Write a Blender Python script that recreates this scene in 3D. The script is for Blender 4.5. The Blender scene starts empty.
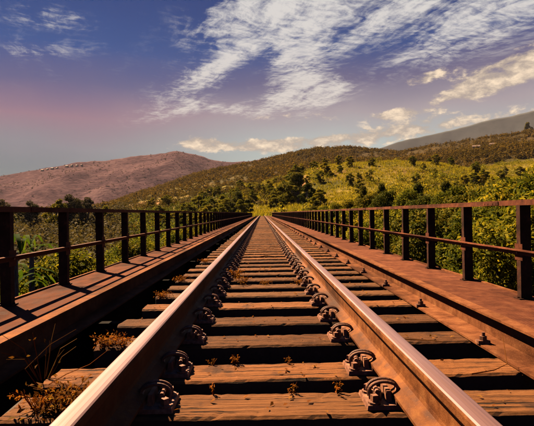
import bpy, math, random
import numpy as np
from mathutils import Vector, Matrix

# ------------------------------------------------------------------ camera, sky, sun, exposure
S = bpy.context.scene
COL = S.collection
R = math.radians
F, VX, VY, EYE = 480.0, 262.0, 213.0, 0.74        # focal length in photo pixels, track's vanishing point, eye height over sleepers
CAMX = -0.02

cam = bpy.data.cameras.new('camera'); camo = bpy.data.objects.new('camera', cam); COL.objects.link(camo)
cam.sensor_width = 36.0; cam.lens = 36.0 * F / 534.0; cam.clip_start = 0.05; cam.clip_end = 30000
camo.matrix_world = (Matrix.Translation((CAMX, 0, EYE)) @ Matrix.Rotation(-math.atan(5.0 / F), 4, 'Z')
                     @ Matrix.Rotation(R(90), 4, 'X') @ Matrix.Rotation(R(-0.75), 4, 'Z'))
S.camera = camo

SUN_DIR = Vector((-0.73, 0.86, 1.107)).normalized()    # towards the sun
sun = bpy.data.lights.new('sun', 'SUN'); suno = bpy.data.objects.new('sun', sun); COL.objects.link(suno)
sun.energy = 5.0; sun.angle = R(0.5); sun.color = (1.0, 0.70, 0.41)
suno.rotation_euler = SUN_DIR.to_track_quat('Z', 'Y').to_euler(); suno.location = SUN_DIR * 60

S.view_settings.view_transform = 'Standard'; S.view_settings.look = 'None'
S.view_settings.exposure = 1.95; S.view_settings.gamma = 1.0; S.view_settings.use_curve_mapping = False
S.cycles.volume_bounces = 0; S.cycles.max_bounces = 6; S.cycles.diffuse_bounces = 0; S.cycles.transparent_max_bounces = 8
S.cycles.use_denoising = True


class NT:
    """short-hand for building node trees"""
    def __init__(self, tree):
        self.t = tree; tree.nodes.clear()
    def n(self, typ, **kw):
        nd = self.t.nodes.new(typ)
        for k, v in kw.items(): setattr(nd, k, v)
        return nd
    def link(self, a, b): self.t.links.new(a, b)
    def put(self, sock, v):
        if isinstance(v, bpy.types.NodeSocket): self.link(v, sock)
        elif v is not None: sock.default_value = v
    def m(self, op, a, b=None, c=None, clamp=False):
        nd = self.n('ShaderNodeMath', operation=op); nd.use_clamp = clamp
        for i, v in enumerate((a, b, c)): self.put(nd.inputs[i], v)
        return nd.outputs[0]
    def mix(self, f, a, b, blend='MIX'):
        nd = self.n('ShaderNodeMix', data_type='RGBA', blend_type=blend)
        self.put(nd.inputs[0], f)
        for i, v in ((6, a), (7, b)):
            if isinstance(v, (tuple, list)): v = (*v[:3], 1.0)
            self.put(nd.inputs[i], v)
        return nd.outputs[2]
    def noise(self, vec, scale, detail=4, rough=0.55, dist=0.0):
        nd = self.n('ShaderNodeTexNoise'); nd.inputs['Scale'].default_value = scale
        nd.inputs['Detail'].default_value = detail; nd.inputs['Roughness'].default_value = rough
        nd.inputs['Distortion'].default_value = dist
        if vec is not None: self.link(vec, nd.inputs['Vector'])
        return nd.outputs[0]
    def ramp(self, f, stops, interp='LINEAR'):
        nd = self.n('ShaderNodeValToRGB'); cr = nd.color_ramp; cr.interpolation = interp
        while len(cr.elements) < len(stops): cr.elements.new(0.5)
        for e, (p, c) in zip(cr.elements, stops):
            e.position = p; e.color = (*c, 1.0) if len(c) == 3 else c
        self.put(nd.inputs[0], f)
        return nd.outputs[0]
    def rng(self, v, a, b, c=0.0, d=1.0, smooth=True):
        nd = self.n('ShaderNodeMapRange'); nd.interpolation_type = 'SMOOTHSTEP' if smooth else 'LINEAR'
        self.put(nd.inputs[0], v)
        for i, x in enumerate((a, b, c, d)): self.put(nd.inputs[i + 1], x)
        return nd.outputs[0]
    def mapping(self, vec, loc=(0, 0, 0), rot=(0, 0, 0), scale=(1, 1, 1)):
        nd = self.n('ShaderNodeMapping'); self.link(vec, nd.inputs[0])
        nd.inputs[1].default_value = loc; nd.inputs[2].default_value = rot; nd.inputs[3].default_value = scale
        return nd.outputs[0]


def make_world():
    w = bpy.data.worlds.new('World'); S.world = w; w.use_nodes = True
    t = NT(w.node_tree)
    out = t.n('ShaderNodeOutputWorld'); bg = t.n('ShaderNodeBackground'); t.link(bg.outputs[0], out.inputs[0])
    bg.inputs[1].default_value = 0.1
    sky = t.n('ShaderNodeTexSky'); sky.sky_type = 'NISHITA'; sky.sun_disc = False
    sky.sun_elevation = math.asin(SUN_DIR.z); sky.sun_rotation = math.atan2(SUN_DIR.x, SUN_DIR.y)
    sky.air_density = 1.0; sky.dust_density = 0.2; sky.ozone_density = 2.0
    tc = t.n('ShaderNodeTexCoord'); d = tc.outputs['Generated']
    sp = t.n('ShaderNodeSeparateXYZ'); t.link(d, sp.inputs[0]); x, y, z = sp.outputs
    el = t.m('ARCSINE', z); az = t.m('ARCTAN2', x, y)
    # evening air: dusty teal at the horizon, a mauve layer, deep blue above
    wob = t.noise(t.mapping(d, scale=(1, 1, 2.5)), 2.3, 3)
    e2 = t.m('ADD', t.m('MULTIPLY', el, 1.75), t.m('MULTIPLY', t.m('SUBTRACT', wob, 0.5), 0.16))
    left = t.ramp(e2, [(0.0, (0.060, 0.14, 0.155)), (0.13, (0.075, 0.145, 0.165)), (0.24, (0.24, 0.225, 0.255)), (0.34, (0.33, 0.18, 0.235)),
                       (0.44, (0.115, 0.105, 0.24)), (0.55, (0.016, 0.072, 0.27)), (0.75, (0.004, 0.040, 0.20)), (1.0, (0.004, 0.028, 0.14))])
    right = t.ramp(e2, [(0.0, (0.46, 0.47, 0.38)), (0.13, (0.52, 0.58, 0.51)), (0.24, (0.48, 0.54, 0.51)), (0.36, (0.42, 0.35, 0.37)),
                        (0.48, (0.15, 0.13, 0.235)), (0.59, (0.022, 0.066, 0.24)), (0.75, (0.005, 0.036, 0.18)), (1.0, (0.004, 0.028, 0.14))])
    grad = t.mix(t.rng(az, -0.42, 0.16), left, right)
    g10 = t.n('ShaderNodeVectorMath', operation='SCALE'); t.link(grad, g10.inputs[0]); g10.inputs[3].default_value = 2.3
    base = t.mix(0.99, sky.outputs[0], g10.outputs[0])
    # clouds: cirrus high up, laid out on a plane overhead so that they foreshorten, small cumulus low down
    zz = t.m('MAXIMUM', z, 0.03)
    cb = t.n('ShaderNodeCombineXYZ'); t.link(t.m('DIVIDE', x, zz), cb.inputs[0]); t.link(t.m('DIVIDE', y, zz), cb.inputs[1])
    pl = cb.outputs[0]
    def blob(px, py, wx, wy, rot=0.0):
        a0 = math.atan((px - VX) / F); e0 = math.atan((VY - py) / F * math.cos(a0))
        da = t.m('SUBTRACT', az, a0); de = t.m('SUBTRACT', el, e0)
        c, s = math.cos(R(rot)), math.sin(R(rot))
        u = t.m('ADD', t.m('MULTIPLY', da, c), t.m('MULTIPLY', de, s)); v = t.m('SUBTRACT', t.m('MULTIPLY', de, c), t.m('MULTIPLY', da, s))
        u = t.m('DIVIDE', u, wx / F); v = t.m('DIVIDE', v, wy / F)
        q = t.m('ADD', t.m('MULTIPLY', u, u), t.m('MULTIPLY', v, v))
        return t.m('EXPONENT', t.m('MULTIPLY', q, -1.0))
    def total(bs):
        r = bs[0]
        for b in bs[1:]: r = t.m('ADD', r, b)
        return r
    half = lambda b, k: t.m('MULTIPLY', b, k)
    hi = total([blob(298, 58, 30, 44, -14), blob(325, 92, 26, 14, 8), half(blob(300, 98, 40, 9, 4), .7), half(blob(300, 6, 100, 22, 6), .95), half(blob(232, 58, 62, 14, 42), .72), half(blob(190, 82, 60, 12, 30), .5),
                half(blob(228, 18, 50, 16, 38), .62), half(blob(400, 14, 60, 9, 24), .8), half(blob(440, 42, 50, 8, 22), .5), half(blob(500, 26, 55, 12, 20), .58), half(blob(505, 2, 70, 6, 14), .5),
                half(blob(62, 12, 34, 6), .42), half(blob(45, 48, 40, 6, 8), .36), half(blob(45, 21, 34, 5), .38), half(blob(240, 110, 50, 7, -4), .62), half(blob(170, 112, 40, 8, 16), .4), half(blob(100, 70, 90, 40, 10), .2),
                half(blob(610, -60, 220, 70, 10), .8), half(blob(-200, 10, 160, 40, 10), .5)])
    warp = t.n('ShaderNodeTexNoise'); t.link(pl, warp.inputs[0]); warp.inputs['Scale'].default_value = 1.3; warp.inputs['Detail'].default_value = 3
    wv = t.n('ShaderNodeVectorMath', operation='SCALE'); t.link(warp.outputs[1], wv.inputs[0]); wv.inputs[3].default_value = 0.40
    pw = t.n('ShaderNodeVectorMath', operation='ADD'); t.link(pl, pw.inputs[0]); t.link(wv.outputs[0], pw.inputs[1])
    along = t.mapping(pw.outputs[0], rot=(0, 0, R(-22.8)))                      # the wind's direction becomes the y axis
    streak = t.noise(t.mapping(along, scale=(3.2, 1.0, 1)), 2.3, 12, 0.66, 0.25)
    ripple = t.noise(t.mapping(along, rot=(0, 0, R(14)), scale=(1.0, 1.7, 1)), 12.0, 7, 0.66)
    tex = t.m('ADD', t.m('MULTIPLY', streak, 0.60), t.m('MULTIPLY', ripple, 0.40))
    chi = t.rng(t.m('ADD', tex, t.m('MULTIPLY', t.m('MINIMUM', hi, 1.1), 0.20)), 0.545, 0.80)
    chi = t.m('MULTIPLY', chi, t.rng(hi, 0.06, 0.75))
    lowb = total([blob(238, 145, 55, 6, 2), blob(200, 141, 22, 7), blob(272, 147, 26, 6), blob(395, 116, 24, 5, 6), blob(400, 133, 95, 9, 5), blob(480, 88, 60, 13, 18),
                  blob(428, 79, 22, 6, 10), blob(520, 72, 40, 14, 12), blob(330, 143, 40, 6), t.m('MULTIPLY', blob(300, 118, 60, 6), .5), t.m('MULTIPLY', blob(560, 120, 90, 12, 8), .8),
                  t.m('MULTIPLY', blob(640, 135, 120, 10), .8), t.m('MULTIPLY', blob(-120, 150, 90, 8), .6)])
    puff = t.noise(t.mapping(d, scale=(1, 1, 2.2)), 20.0, 10, 0.66, 0.2)
    clo = t.rng(t.m('ADD', puff, t.m('MULTIPLY', t.m('MINIMUM', lowb, 1.1), 0.28)), 0.63, 0.81)
    clo = t.m('MULTIPLY', clo, t.rng(lowb, 0.08, 0.55))
    high_c = t.mix(t.rng(el, 0.10, 0.42), (1.9, 1.7, 1.5), (2.1, 2.0, 1.85))
    col = t.mix(t.m('MULTIPLY', chi, 0.84), base, high_c)
    col = t.mix(t.m('MULTIPLY', clo, 0.9), col, t.mix(t.rng(puff, 0.45, 0.72), (1.2, 0.98, 0.80), (2.9, 2.3, 1.6)))
    t.link(col, bg.inputs[0])

make_world()

# ------------------------------------------------------------------ helpers
rnd = random.Random(7)
NP = np.random.default_rng(11)

def link(o, parent=None):
    COL.objects.link(o)
    if parent: o.parent = parent
    return o

def tag(o, label=None, cat=None, group=None, kind=None):
    for k, v in (('label', label), ('category', cat), ('group', group), ('kind', kind)):
        if v: o[k] = v
    return o

def thing(name, label, cat, loc=(0, 0, 0), rz=0.0, group=None):
    o = bpy.data.objects.new(name, None); COL.objects.link(o); o.empty_display_size = 0.2
    o.location = loc; o.rotation_euler = (0, 0, rz)
    return tag(o, label, cat, group)

def npmesh(name, V, Fc, mats, mi=None, smooth=False):
    """V (n,3), Fc (m,4) or (m,3) arrays -> mesh data"""
    V = np.asarray(V, dtype=np.float32); Fc = np.asarray(Fc, dtype=np.int32)
    me = bpy.data.meshes.new(name); n, k = Fc.shape
    me.vertices.add(len(V)); me.vertices.foreach_set('co', V.ravel())
    me.loops.add(n * k); me.loops.foreach_set('vertex_index', Fc.ravel())
    me.polygons.add(n); me.polygons.foreach_set('loop_start', np.arange(0, n * k, k, dtype=np.int32))
    me.polygons.foreach_set('loop_total', np.full(n, k, dtype=np.int32))
    for m in mats: me.materials.append(m)
    if mi is not None: me.polygons.foreach_set('material_index', np.asarray(mi, dtype=np.int32))
    if smooth: me.polygons.foreach_set('use_smooth', np.ones(n, dtype=bool))
    me.update(calc_edges=True); me.validate()
    return me

class MB:
    def __init__(self): self.v = []; self.f = []; self.mi = []
    def add(self, vs, fs, mi=0):
        o = len(self.v); self.v += [tuple(p) for p in vs]
        for q in fs: self.f.append(tuple(i + o for i in q)); self.mi.append(mi)
        return self
    def box(self, a, b, mi=0, taper=0.0):
        (x0, y0, z0), (x1, y1, z1) = a, b; t = taper
        return self.add([(x0, y0, z0), (x1, y0, z0), (x1, y1, z0), (x0, y1, z0), (x0 + t, y0 + t, z1), (x1 - t, y0 + t, z1), (x1 - t, y1 - t, z1), (x0 + t, y1 - t, z1)],
                        [(3, 2, 1, 0), (4, 5, 6, 7), (0, 1, 5, 4), (1, 2, 6, 5), (2, 3, 7, 6), (3, 0, 4, 7)], mi)
    def tube(self, pts, rad, n=6, mi=0, cap=True):
        pts = [Vector(p) for p in pts]; rad = rad if isinstance(rad, (list, tuple)) else [rad] * len(pts)
        vs, fs = [], []; prev = None
        for i, p in enumerate(pts):
            d = (pts[min(i + 1, len(pts) - 1)] - pts[max(i - 1, 0)]).normalized()
            if prev is None: a = d.cross(Vector((0.31, 0.87, 0.2))).normalized()
            else: a = (prev - d * prev.dot(d)).normalized()
            prev = a; b = d.cross(a)
            for k in range(n):
                t = 2 * math.pi * k / n; vs.append(p + (a * math.cos(t) + b * math.sin(t)) * rad[i])
        for i in range(len(pts) - 1):
            for k in range(n): fs.append((i * n + k, i * n + (k + 1) % n, (i + 1) * n + (k + 1) % n, (i + 1) * n + k))
        if cap: fs.append(tuple(range(n))[::-1]); fs.append(tuple(range((len(pts) - 1) * n, len(pts) * n)))
        return self.add(vs, fs, mi)
    def extrude(self, prof, y0, y1, mis=None, ny=1):
        """profile of (x, z), counter-clockwise seen from -y, swept along y"""
        n = len(prof); vs = []; fs = []; mi = []
        for j in range(ny + 1):
            y = y0 + (y1 - y0) * j / ny; vs += [(x, y, z) for x, z in prof]
        for j in range(ny):
            for k in range(n): fs.append((j * n + k, j * n + (k + 1) % n, (j + 1) * n + (k + 1) % n, (j + 1) * n + k)); mi.append(mis[k] if mis else 0)
        fs.append(tuple(range(n))[::-1]); fs.append(tuple(ny * n + k for k in range(n))); mi += [0, 0]
        o = len(self.v); self.v += vs
        for q, m in zip(fs, mi): self.f.append(tuple(i + o for i in q)); self.mi.append(m)
        return self
    def hexa(self, c, r, h, mi=0, n=6, rot=0.0):
        x, y, z = c
        vs = [(x + r * math.cos(rot + 2 * math.pi * k / n), y + r * math.sin(rot + 2 * math.pi * k / n), z + q * h) for q in (0, 1) for k in range(n)]
        return self.add(vs, [tuple(range(n))[::-1], tuple(range(n, 2 * n))] + [(k, (k + 1) % n, n + (k + 1) % n, n + k) for k in range(n)], mi)
    def mesh(self, name, mats, smooth=False):
        me = bpy.data.meshes.new(name); me.from_pydata(self.v, [], self.f)
        for m in (mats if isinstance(mats, (list, tuple)) else [mats]): me.materials.append(m)
        me.polygons.foreach_set('material_index', self.mi)
        if smooth: me.polygons.foreach_set('use_smooth', [True] * len(self.f))
        me.update(); return me
    def obj(self, name, mats, parent=None, smooth=False):
        return link(bpy.data.objects.new(name, self.mesh(name, mats, smooth)), parent)

def inst(name, me, parent=None, loc=(0, 0, 0), rot=(0, 0, 0), sc=(1, 1, 1)):
    o = bpy.data.objects.new(name, me); o.location = loc; o.rotation_euler = rot; o.scale = sc
    return link(o, parent)

# value noise for shapes
_P = np.random.default_rng(3).random((256, 256))
def vn(x, y):
    xi = np.floor(x).astype(int); yi = np.floor(y).astype(int); fx = x - xi; fy = y - yi
    fx = fx * fx * (3 - 2 * fx); fy = fy * fy * (3 - 2 * fy)
    g = lambda a, b: _P[a % 256, b % 256]
    return (g(xi, yi) * (1 - fx) + g(xi + 1, yi) * fx) * (1 - fy) + (g(xi, yi + 1) * (1 - fx) + g(xi + 1, yi + 1) * fx) * fy - 0.5
def fbm(x, y, o=5, ridged=False):
    s = 0; a = 1.0
    for k in range(o):
        v = vn(x + 17.3 * k, y + 9.1 * k)
        s = s + a * ((0.25 - np.abs(v)) if ridged else v); a *= 0.5; x = x * 2.03; y = y * 2.03
    return s

# ------------------------------------------------------------------ materials
def material(name, build):
    m = bpy.data.materials.new(name); m.use_nodes = True; t = NT(m.node_tree)
    out = t.n('ShaderNodeOutputMaterial'); b = t.n('ShaderNodeBsdfPrincipled'); t.link(b.outputs[0], out.inputs[0])
    build(t, b, out); return m

def bump(t, b, h, strength, dist=0.01):
    nd = t.n('ShaderNodeBump'); nd.inputs['Strength'].default_value = strength; nd.inputs['Distance'].default_value = dist
    t.link(h, nd.inputs['Height']); t.link(nd.outputs[0], b.inputs['Normal']); return nd

def wood(t, b, out):
    tc = t.n('ShaderNodeTexCoord'); oi = t.n('ShaderNodeObjectInfo')
    ofs = t.n('ShaderNodeVectorMath', operation='ADD'); t.link(tc.outputs['Object'], ofs.inputs[0])
    rr = t.n('ShaderNodeCombineXYZ'); t.link(t.m('MULTIPLY', oi.outputs['Random'], 37.0), rr.inputs[0]); t.link(t.m('MULTIPLY', oi.outputs['Random'], 11.0), rr.inputs[1]); t.link(rr.outputs[0], ofs.inputs[1])
    p = ofs.outputs[0]
    g = t.noise(t.mapping(p, scale=(2.4, 85, 85)), 1.0, 8, 0.7, 0.15)
    crack = t.noise(t.mapping(p, scale=(2.2, 60, 60)), 1.0, 6, 0.62, 0.3); fleck = t.noise(p, 130.0, 3, 0.7)
    blot = t.noise(p, 5.0, 5, 0.6)
    c = t.ramp(g, [(0.28, (0.0573, 0.0205, 0.0065)), (0.45, (0.1546, 0.0586, 0.0176)), (0.6, (0.2402, 0.0964, 0.0308)), (0.78, (0.3547, 0.1593, 0.0564))])
    c = t.mix(t.rng(blot, 0.52, 0.72), c, (0.055, 0.025, 0.014))
    c = t.mix(t.rng(crack, 0.36, 0.43, 1.0, 0.0), c, (0.014, 0.008, 0.005))
    c = t.mix(t.rng(fleck, 0.66, 0.74, 0.0, 0.7), c, (0.34, 0.23, 0.14))
    c = t.mix(t.rng(fleck, 0.30, 0.24, 0.0, 0.8), c, (0.02, 0.010, 0.006))
    c = t.mix(1.0, c, t.ramp(oi.outputs['Random'], [(0, (0.50, 0.46, 0.43)), (0.3, (0.72, 0.74, 0.78)), (0.6, (1.0, 0.95, 0.9)), (1, (1.12, 1.05, 1.0))]), 'MULTIPLY')
    t.link(c, b.inputs['Base Color']); b.inputs['Roughness'].default_value = 0.88; b.inputs['Specular IOR Level'].default_value = 0.15
    hh = t.m('ADD', t.m('MULTIPLY', g, 0.7), t.rng(crack, 0.32, 0.45, 0.0, 0.9))
    bump(t, b, hh, 1.0, 0.016)

def rust(c0, c1, c2, rough=0.75, scale=9.0, spec=0.25, pattern=False, metal=0.0):
    def f(t, b, out):
        tc = t.n('ShaderNodeTexCoord'); p = tc.outputs['Object']
        n1 = t.noise(p, scale, 7, 0.65, 0.3); n2 = t.noise(t.mapping(p, loc=(5, 3, 1), scale=(1, .35, 1)), scale * 0.22, 5, 0.6); n3 = t.noise(p, scale * 11, 4, 0.7)
        c = t.ramp(n1, [(0.30, c0), (0.52, c1), (0.72, c2)])
        c = t.mix(t.rng(n2, 0.42, 0.62, 0.0, 0.85), c, tuple(v * 0.40 for v in c0))
        oi = t.n('ShaderNodeObjectInfo'); c = t.mix(1.0, c, t.ramp(oi.outputs['Random'], [(0, (0.78, 0.74, 0.72)), (1, (1.1, 1.06, 1.0))]), 'MULTIPLY')
        c = t.mix(t.m('MULTIPLY', t.rng(n3, 0.55, 0.8), 0.5), c, tuple(min(1, v * 1.35) for v in c2))
        t.link(c, b.inputs['Base Color']); b.inputs['Specular IOR Level'].default_value = spec; b.inputs['Metallic'].default_value = metal
        t.link(t.rng(n1, 0.3, 0.7, rough - 0.14, min(1, rough + 0.12)), b.inputs['Roughness'])
        h = t.m('ADD', n1, t.m('MULTIPLY', n3, 0.6))
        if pattern:      # raised lozenges of a chequer plate
            w = []
            for a in (45, -45):
                wv = t.n('ShaderNodeTexWave'); wv.wave_type = 'BANDS'; wv.inputs['Scale'].default_value = 16.0
                t.link(t.mapping(p, rot=(0, 0, R(a))), wv.inputs['Vector']); w.append(wv.outputs['Fac'])
            h = t.m('ADD', h, t.rng(t.m('MULTIPLY', w[0], w[1]), 0.35, 0.7, 0, 0.5))
        bump(t, b, h, 0.55, 0.006)
    return f

def polished(t, b, out):
    tc = t.n('ShaderNodeTexCoord'); p = tc.outputs['Object']
    s = t.noise(t.mapping(p, scale=(90, 0.8, 20)), 1.0, 5, 0.6); s2 = t.noise(t.mapping(p, scale=(16, 1.2, 4)), 1.0, 4, 0.6)
    c = t.mix(t.rng(s2, 0.35, 0.7), (0.20, 0.122, 0.135), (0.165, 0.088, 0.088))
    c = t.mix(t.rng(s, 0.55, 0.75, 0, 0.5), c, (0.15, 0.075, 0.055))
    t.link(c, b.inputs['Base Color']); b.inputs['Metallic'].default_value = 0.5
    t.link(t.rng(s, 0.3, 0.7, 0.46, 0.66), b.inputs['Roughness']); bump(t, b, s, 0.12, 0.002)

def leaf(c0, c1, c2, trans=0.35, big=0.25, spec=0.02):
    def f(t, b, out):
        g = t.n('ShaderNodeNewGeometry'); tc = t.n('ShaderNodeTexCoord'); oi = t.n('ShaderNodeObjectInfo')
        r = g.outputs['Random Per Island']
        c = t.ramp(r, [(0.0, c0), (0.5, c1), (1.0, c2)])
        nb = t.noise(t.mapping(g.outputs['Position']), big, 3, 0.6)
        c = t.mix(t.rng(nb, 0.4, 0.65, 0, 0.55), c, tuple(0.5 * (a + d) * k for a, d, k in zip(c0, c1, (0.75, 0.85, 0.7))))
        c = t.mix(1.0, c, t.ramp(oi.outputs['Random'], [(0, (0.55, 0.68, 0.7)), (0.5, (0.95, 0.95, 0.8)), (1, (1.2, 1.05, 0.75))]), 'MULTIPLY')
        t.link(c, b.inputs['Base Color']); b.inputs['Roughness'].default_value = 0.75; b.inputs['Specular IOR Level'].default_value = spec
        tr = t.n('ShaderNodeBsdfTranslucent'); t.link(t.mix(1.0, c, (1.25, 1.15, 0.55), 'MULTIPLY'), tr.inputs[0])
        mx = t.n('ShaderNodeMixShader'); mx.inputs[0].default_value = trans
        t.link(b.outputs[0], mx.inputs[1]); t.link(tr.outputs[0], mx.inputs[2]); t.link(mx.outputs[0], out.inputs[0])
    return f

def bark(t, b, out):
    tc = t.n('ShaderNodeTexCoord'); n = t.noise(t.mapping(tc.outputs['Object'], scale=(6, 6, 1.5)), 3.0, 6, 0.65)
    t.link(t.ramp(n, [(0.3, (0.05, 0.035, 0.025)), (0.7, (0.20, 0.15, 0.11))]), b.inputs['Base Color']); b.inputs['Roughness'].default_value = 0.9
    bump(t, b, n, 0.6, 0.03)

def terrain_mat(t, b, out):
    g = t.n('ShaderNodeNewGeometry'); p = g.outputs['Position']
    at = t.n('ShaderNodeAttribute'); at.attribute_name = 'zone'; sp = t.n('ShaderNodeSeparateColor'); t.link(at.outputs['Color'], sp.inputs[0])
    n1 = t.noise(p, 0.05, 6, 0.6); n2 = t.noise(p, 0.35, 6, 0.65); n3 = t.noise(p, 0.03, 5, 0.6)
    grass = t.ramp(n2, [(0.30, (0.045, 0.050, 0.009)), (0.5, (0.16, 0.130, 0.020)), (0.70, (0.31, 0.225, 0.038))])
    dry = t.ramp(n2, [(0.3, (0.085, 0.048, 0.012)), (0.7, (0.20, 0.115, 0.030))])
    c = t.mix(t.rng(n1, 0.42, 0.66), grass, dry)
    c = t.mix(t.rng(n3, 0.48, 0.60, 0, 0.8), c, (0.04, 0.045, 0.009))
    woods = t.ramp(n1, [(0.3, (0.02, 0.016, 0.006)), (0.55, (0.050, 0.034, 0.011)), (0.75, (0.10, 0.060, 0.018))])
    c = t.mix(sp.outputs[0], c, woods)
    soil = t.mix(n2, (0.30, 0.10, 0.05), (0.48, 0.22, 0.13))
    c = t.mix(t.m('MULTIPLY', sp.outputs[1], t.rng(n2, 0.35, 0.55)), c, soil)
    t.link(c, b.inputs['Base Color']); b.inputs['Roughness'].default_value = 0.95; b.inputs['Specular IOR Level'].default_value = 0.05
    bump(t, b, n2, 0.9, 1.2)

def mountain(c0, c1, c2, sc=0.004, bs=0.6):
    def f(t, b, out):
        g = t.n('ShaderNodeNewGeometry'); p = g.outputs['Position']
        n1 = t.noise(p, sc, 7, 0.62, 0.3); n2 = t.noise(p, sc * 7, 6, 0.65)
        c = t.ramp(t.m('ADD', t.m('MULTIPLY', n1, 0.5), t.m('MULTIPLY', n2, 0.5)), [(0.40, c0), (0.5, c1), (0.60, c2)])
        t.link(c, b.inputs['Base Color']); b.inputs['Roughness'].default_value = 0.95; b.inputs['Specular IOR Level'].default_value = 0.0
        bump(t, b, n2, bs, 12.0)
    return f

def plain(c, rough=0.7, var=0.3, sc=3.0):
    def f(t, b, out):
        tc = t.n('ShaderNodeTexCoord'); n = t.noise(tc.outputs['Object'], sc, 5, 0.6)
        t.link(t.ramp(n, [(0.3, tuple(v * (1 - var) for v in c)), (0.7, tuple(min(1, v * (1 + var)) for v in c))]), b.inputs['Base Color'])
        b.inputs['Roughness'].default_value = rough; bump(t, b, n, 0.3, 0.01)
    return f

M = {}
M['wood'] = material('weathered timber', wood)
M['timber_shade'] = material('shade-darkened timber side', plain((0.030, 0.017, 0.010), 0.9, 0.5, 25.0))  # shade on the sleepers' sides and ends, painted as a darker timber colour
M['rail'] = material('rusty rail steel', rust((0.0653, 0.0200, 0.0065), (0.1452, 0.0501, 0.0147), (0.2251, 0.0935, 0.0307), 0.72, 14.0, 0.1))
M['railtop'] = material('polished rail head', polished)
M['clip'] = material('rusty fastening steel', rust((0.0686, 0.0274, 0.0175), (0.1960, 0.0785, 0.0431), (0.4114, 0.1960, 0.1079), 0.6, 22.0, 0.35))
M['beam'] = material('rusty beam steel', rust((0.0921, 0.0299, 0.0121), (0.1944, 0.0731, 0.0308), (0.2864, 0.1264, 0.0549), 0.85, 10.0, 0.05))
M['plate'] = material('rusty chequer plate', rust((0.0640, 0.0212, 0.0128), (0.1204, 0.0423, 0.0230), (0.1730, 0.0718, 0.0380), 0.88, 7.0, 0.04, True))
M['railing'] = material('rusty railing steel', rust((0.0665, 0.0175, 0.0086), (0.1388, 0.0401, 0.0177), (0.2219, 0.0777, 0.0306), 0.75, 12.0, 0.1))
M['post'] = material('dark post steel', rust((0.0230, 0.0115, 0.0092), (0.0505, 0.0207, 0.0138), (0.1377, 0.0459, 0.0230), 0.8, 12.0, 0.08))
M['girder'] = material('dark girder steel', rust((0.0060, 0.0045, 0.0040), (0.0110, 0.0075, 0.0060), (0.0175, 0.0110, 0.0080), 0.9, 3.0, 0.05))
M['stone'] = material('pier masonry', plain((0.26, 0.22, 0.17), 0.9, 0.4, 1.5))
M['leafA'] = material('leaves olive', leaf((0.022, 0.034, 0.006), (0.105, 0.112, 0.016), (0.30, 0.25, 0.036), 0.45))
M['leafB'] = material('leaves yellow green', leaf((0.035, 0.050, 0.008), (0.17, 0.165, 0.020), (0.42, 0.33, 0.042), 0.45))
M['leafC'] = material('leaves dark', leaf((0.0360, 0.0504, 0.0117), (0.1050, 0.1134, 0.0195), (0.2700, 0.2142, 0.0351), 0.25))
M['leafG'] = material('leaves bright green', leaf((0.0169, 0.0421, 0.0056), (0.0478, 0.0900, 0.0101), (0.1125, 0.1350, 0.0169), 0.45))
M['leafW'] = material('leaves grey wood', leaf((0.0359, 0.0369, 0.0254), (0.0719, 0.0649, 0.0439), (0.1222, 0.1033, 0.0684), 0.25, 0.05))
M['leafH'] = material('leaves hill scrub', leaf((0.0345, 0.0288, 0.0088), (0.0862, 0.0624, 0.0176), (0.1840, 0.1200, 0.0330), 0.3, 0.02, 0.0))
M['leafO'] = material('leaves orange olive', leaf((0.04, 0.030, 0.008), (0.12, 0.080, 0.016), (0.24, 0.145, 0.03), 0.3, 0.03))
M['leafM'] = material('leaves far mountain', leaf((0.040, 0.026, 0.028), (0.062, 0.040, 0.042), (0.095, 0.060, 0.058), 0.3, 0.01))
M['dry'] = material('dry weeds', leaf((0.1240, 0.0319, 0.0098), (0.2604, 0.0870, 0.0210), (0.3410, 0.1624, 0.0420), 0.35, 3.0))
M['straw'] = material('dry grass blades', leaf((0.1236, 0.1219, 0.0140), (0.2576, 0.2279, 0.0260), (0.3812, 0.3074, 0.0450), 0.4, 0.06))
M['bark'] = material('bark', bark)
M['ground'] = material('terrain', terrain_mat)
M['mtn1'] = material('dry haze-mauve far mountain', mountain((0.050, 0.031, 0.038), (0.085, 0.050, 0.058), (0.125, 0.077, 0.082), 0.008))  # mauve of the haze is mixed into the dry ground colour
M['mtn2'] = material('far haze-blue mountain', mountain((0.066, 0.073, 0.084), (0.072, 0.079, 0.090), (0.080, 0.086, 0.096), 0.003, 0.1))  # distance haze painted in as a blue-grey base colour
M['house'] = material('house plaster', plain((0.20, 0.155, 0.14), 0.8, 0.15, 0.2))
M['roof'] = material('house roof', plain((0.12, 0.07, 0.05), 0.8, 0.2, 0.3))
M['pane'] = material('house window', plain((0.03, 0.035, 0.04), 0.3, 0.2, 0.5))

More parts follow.
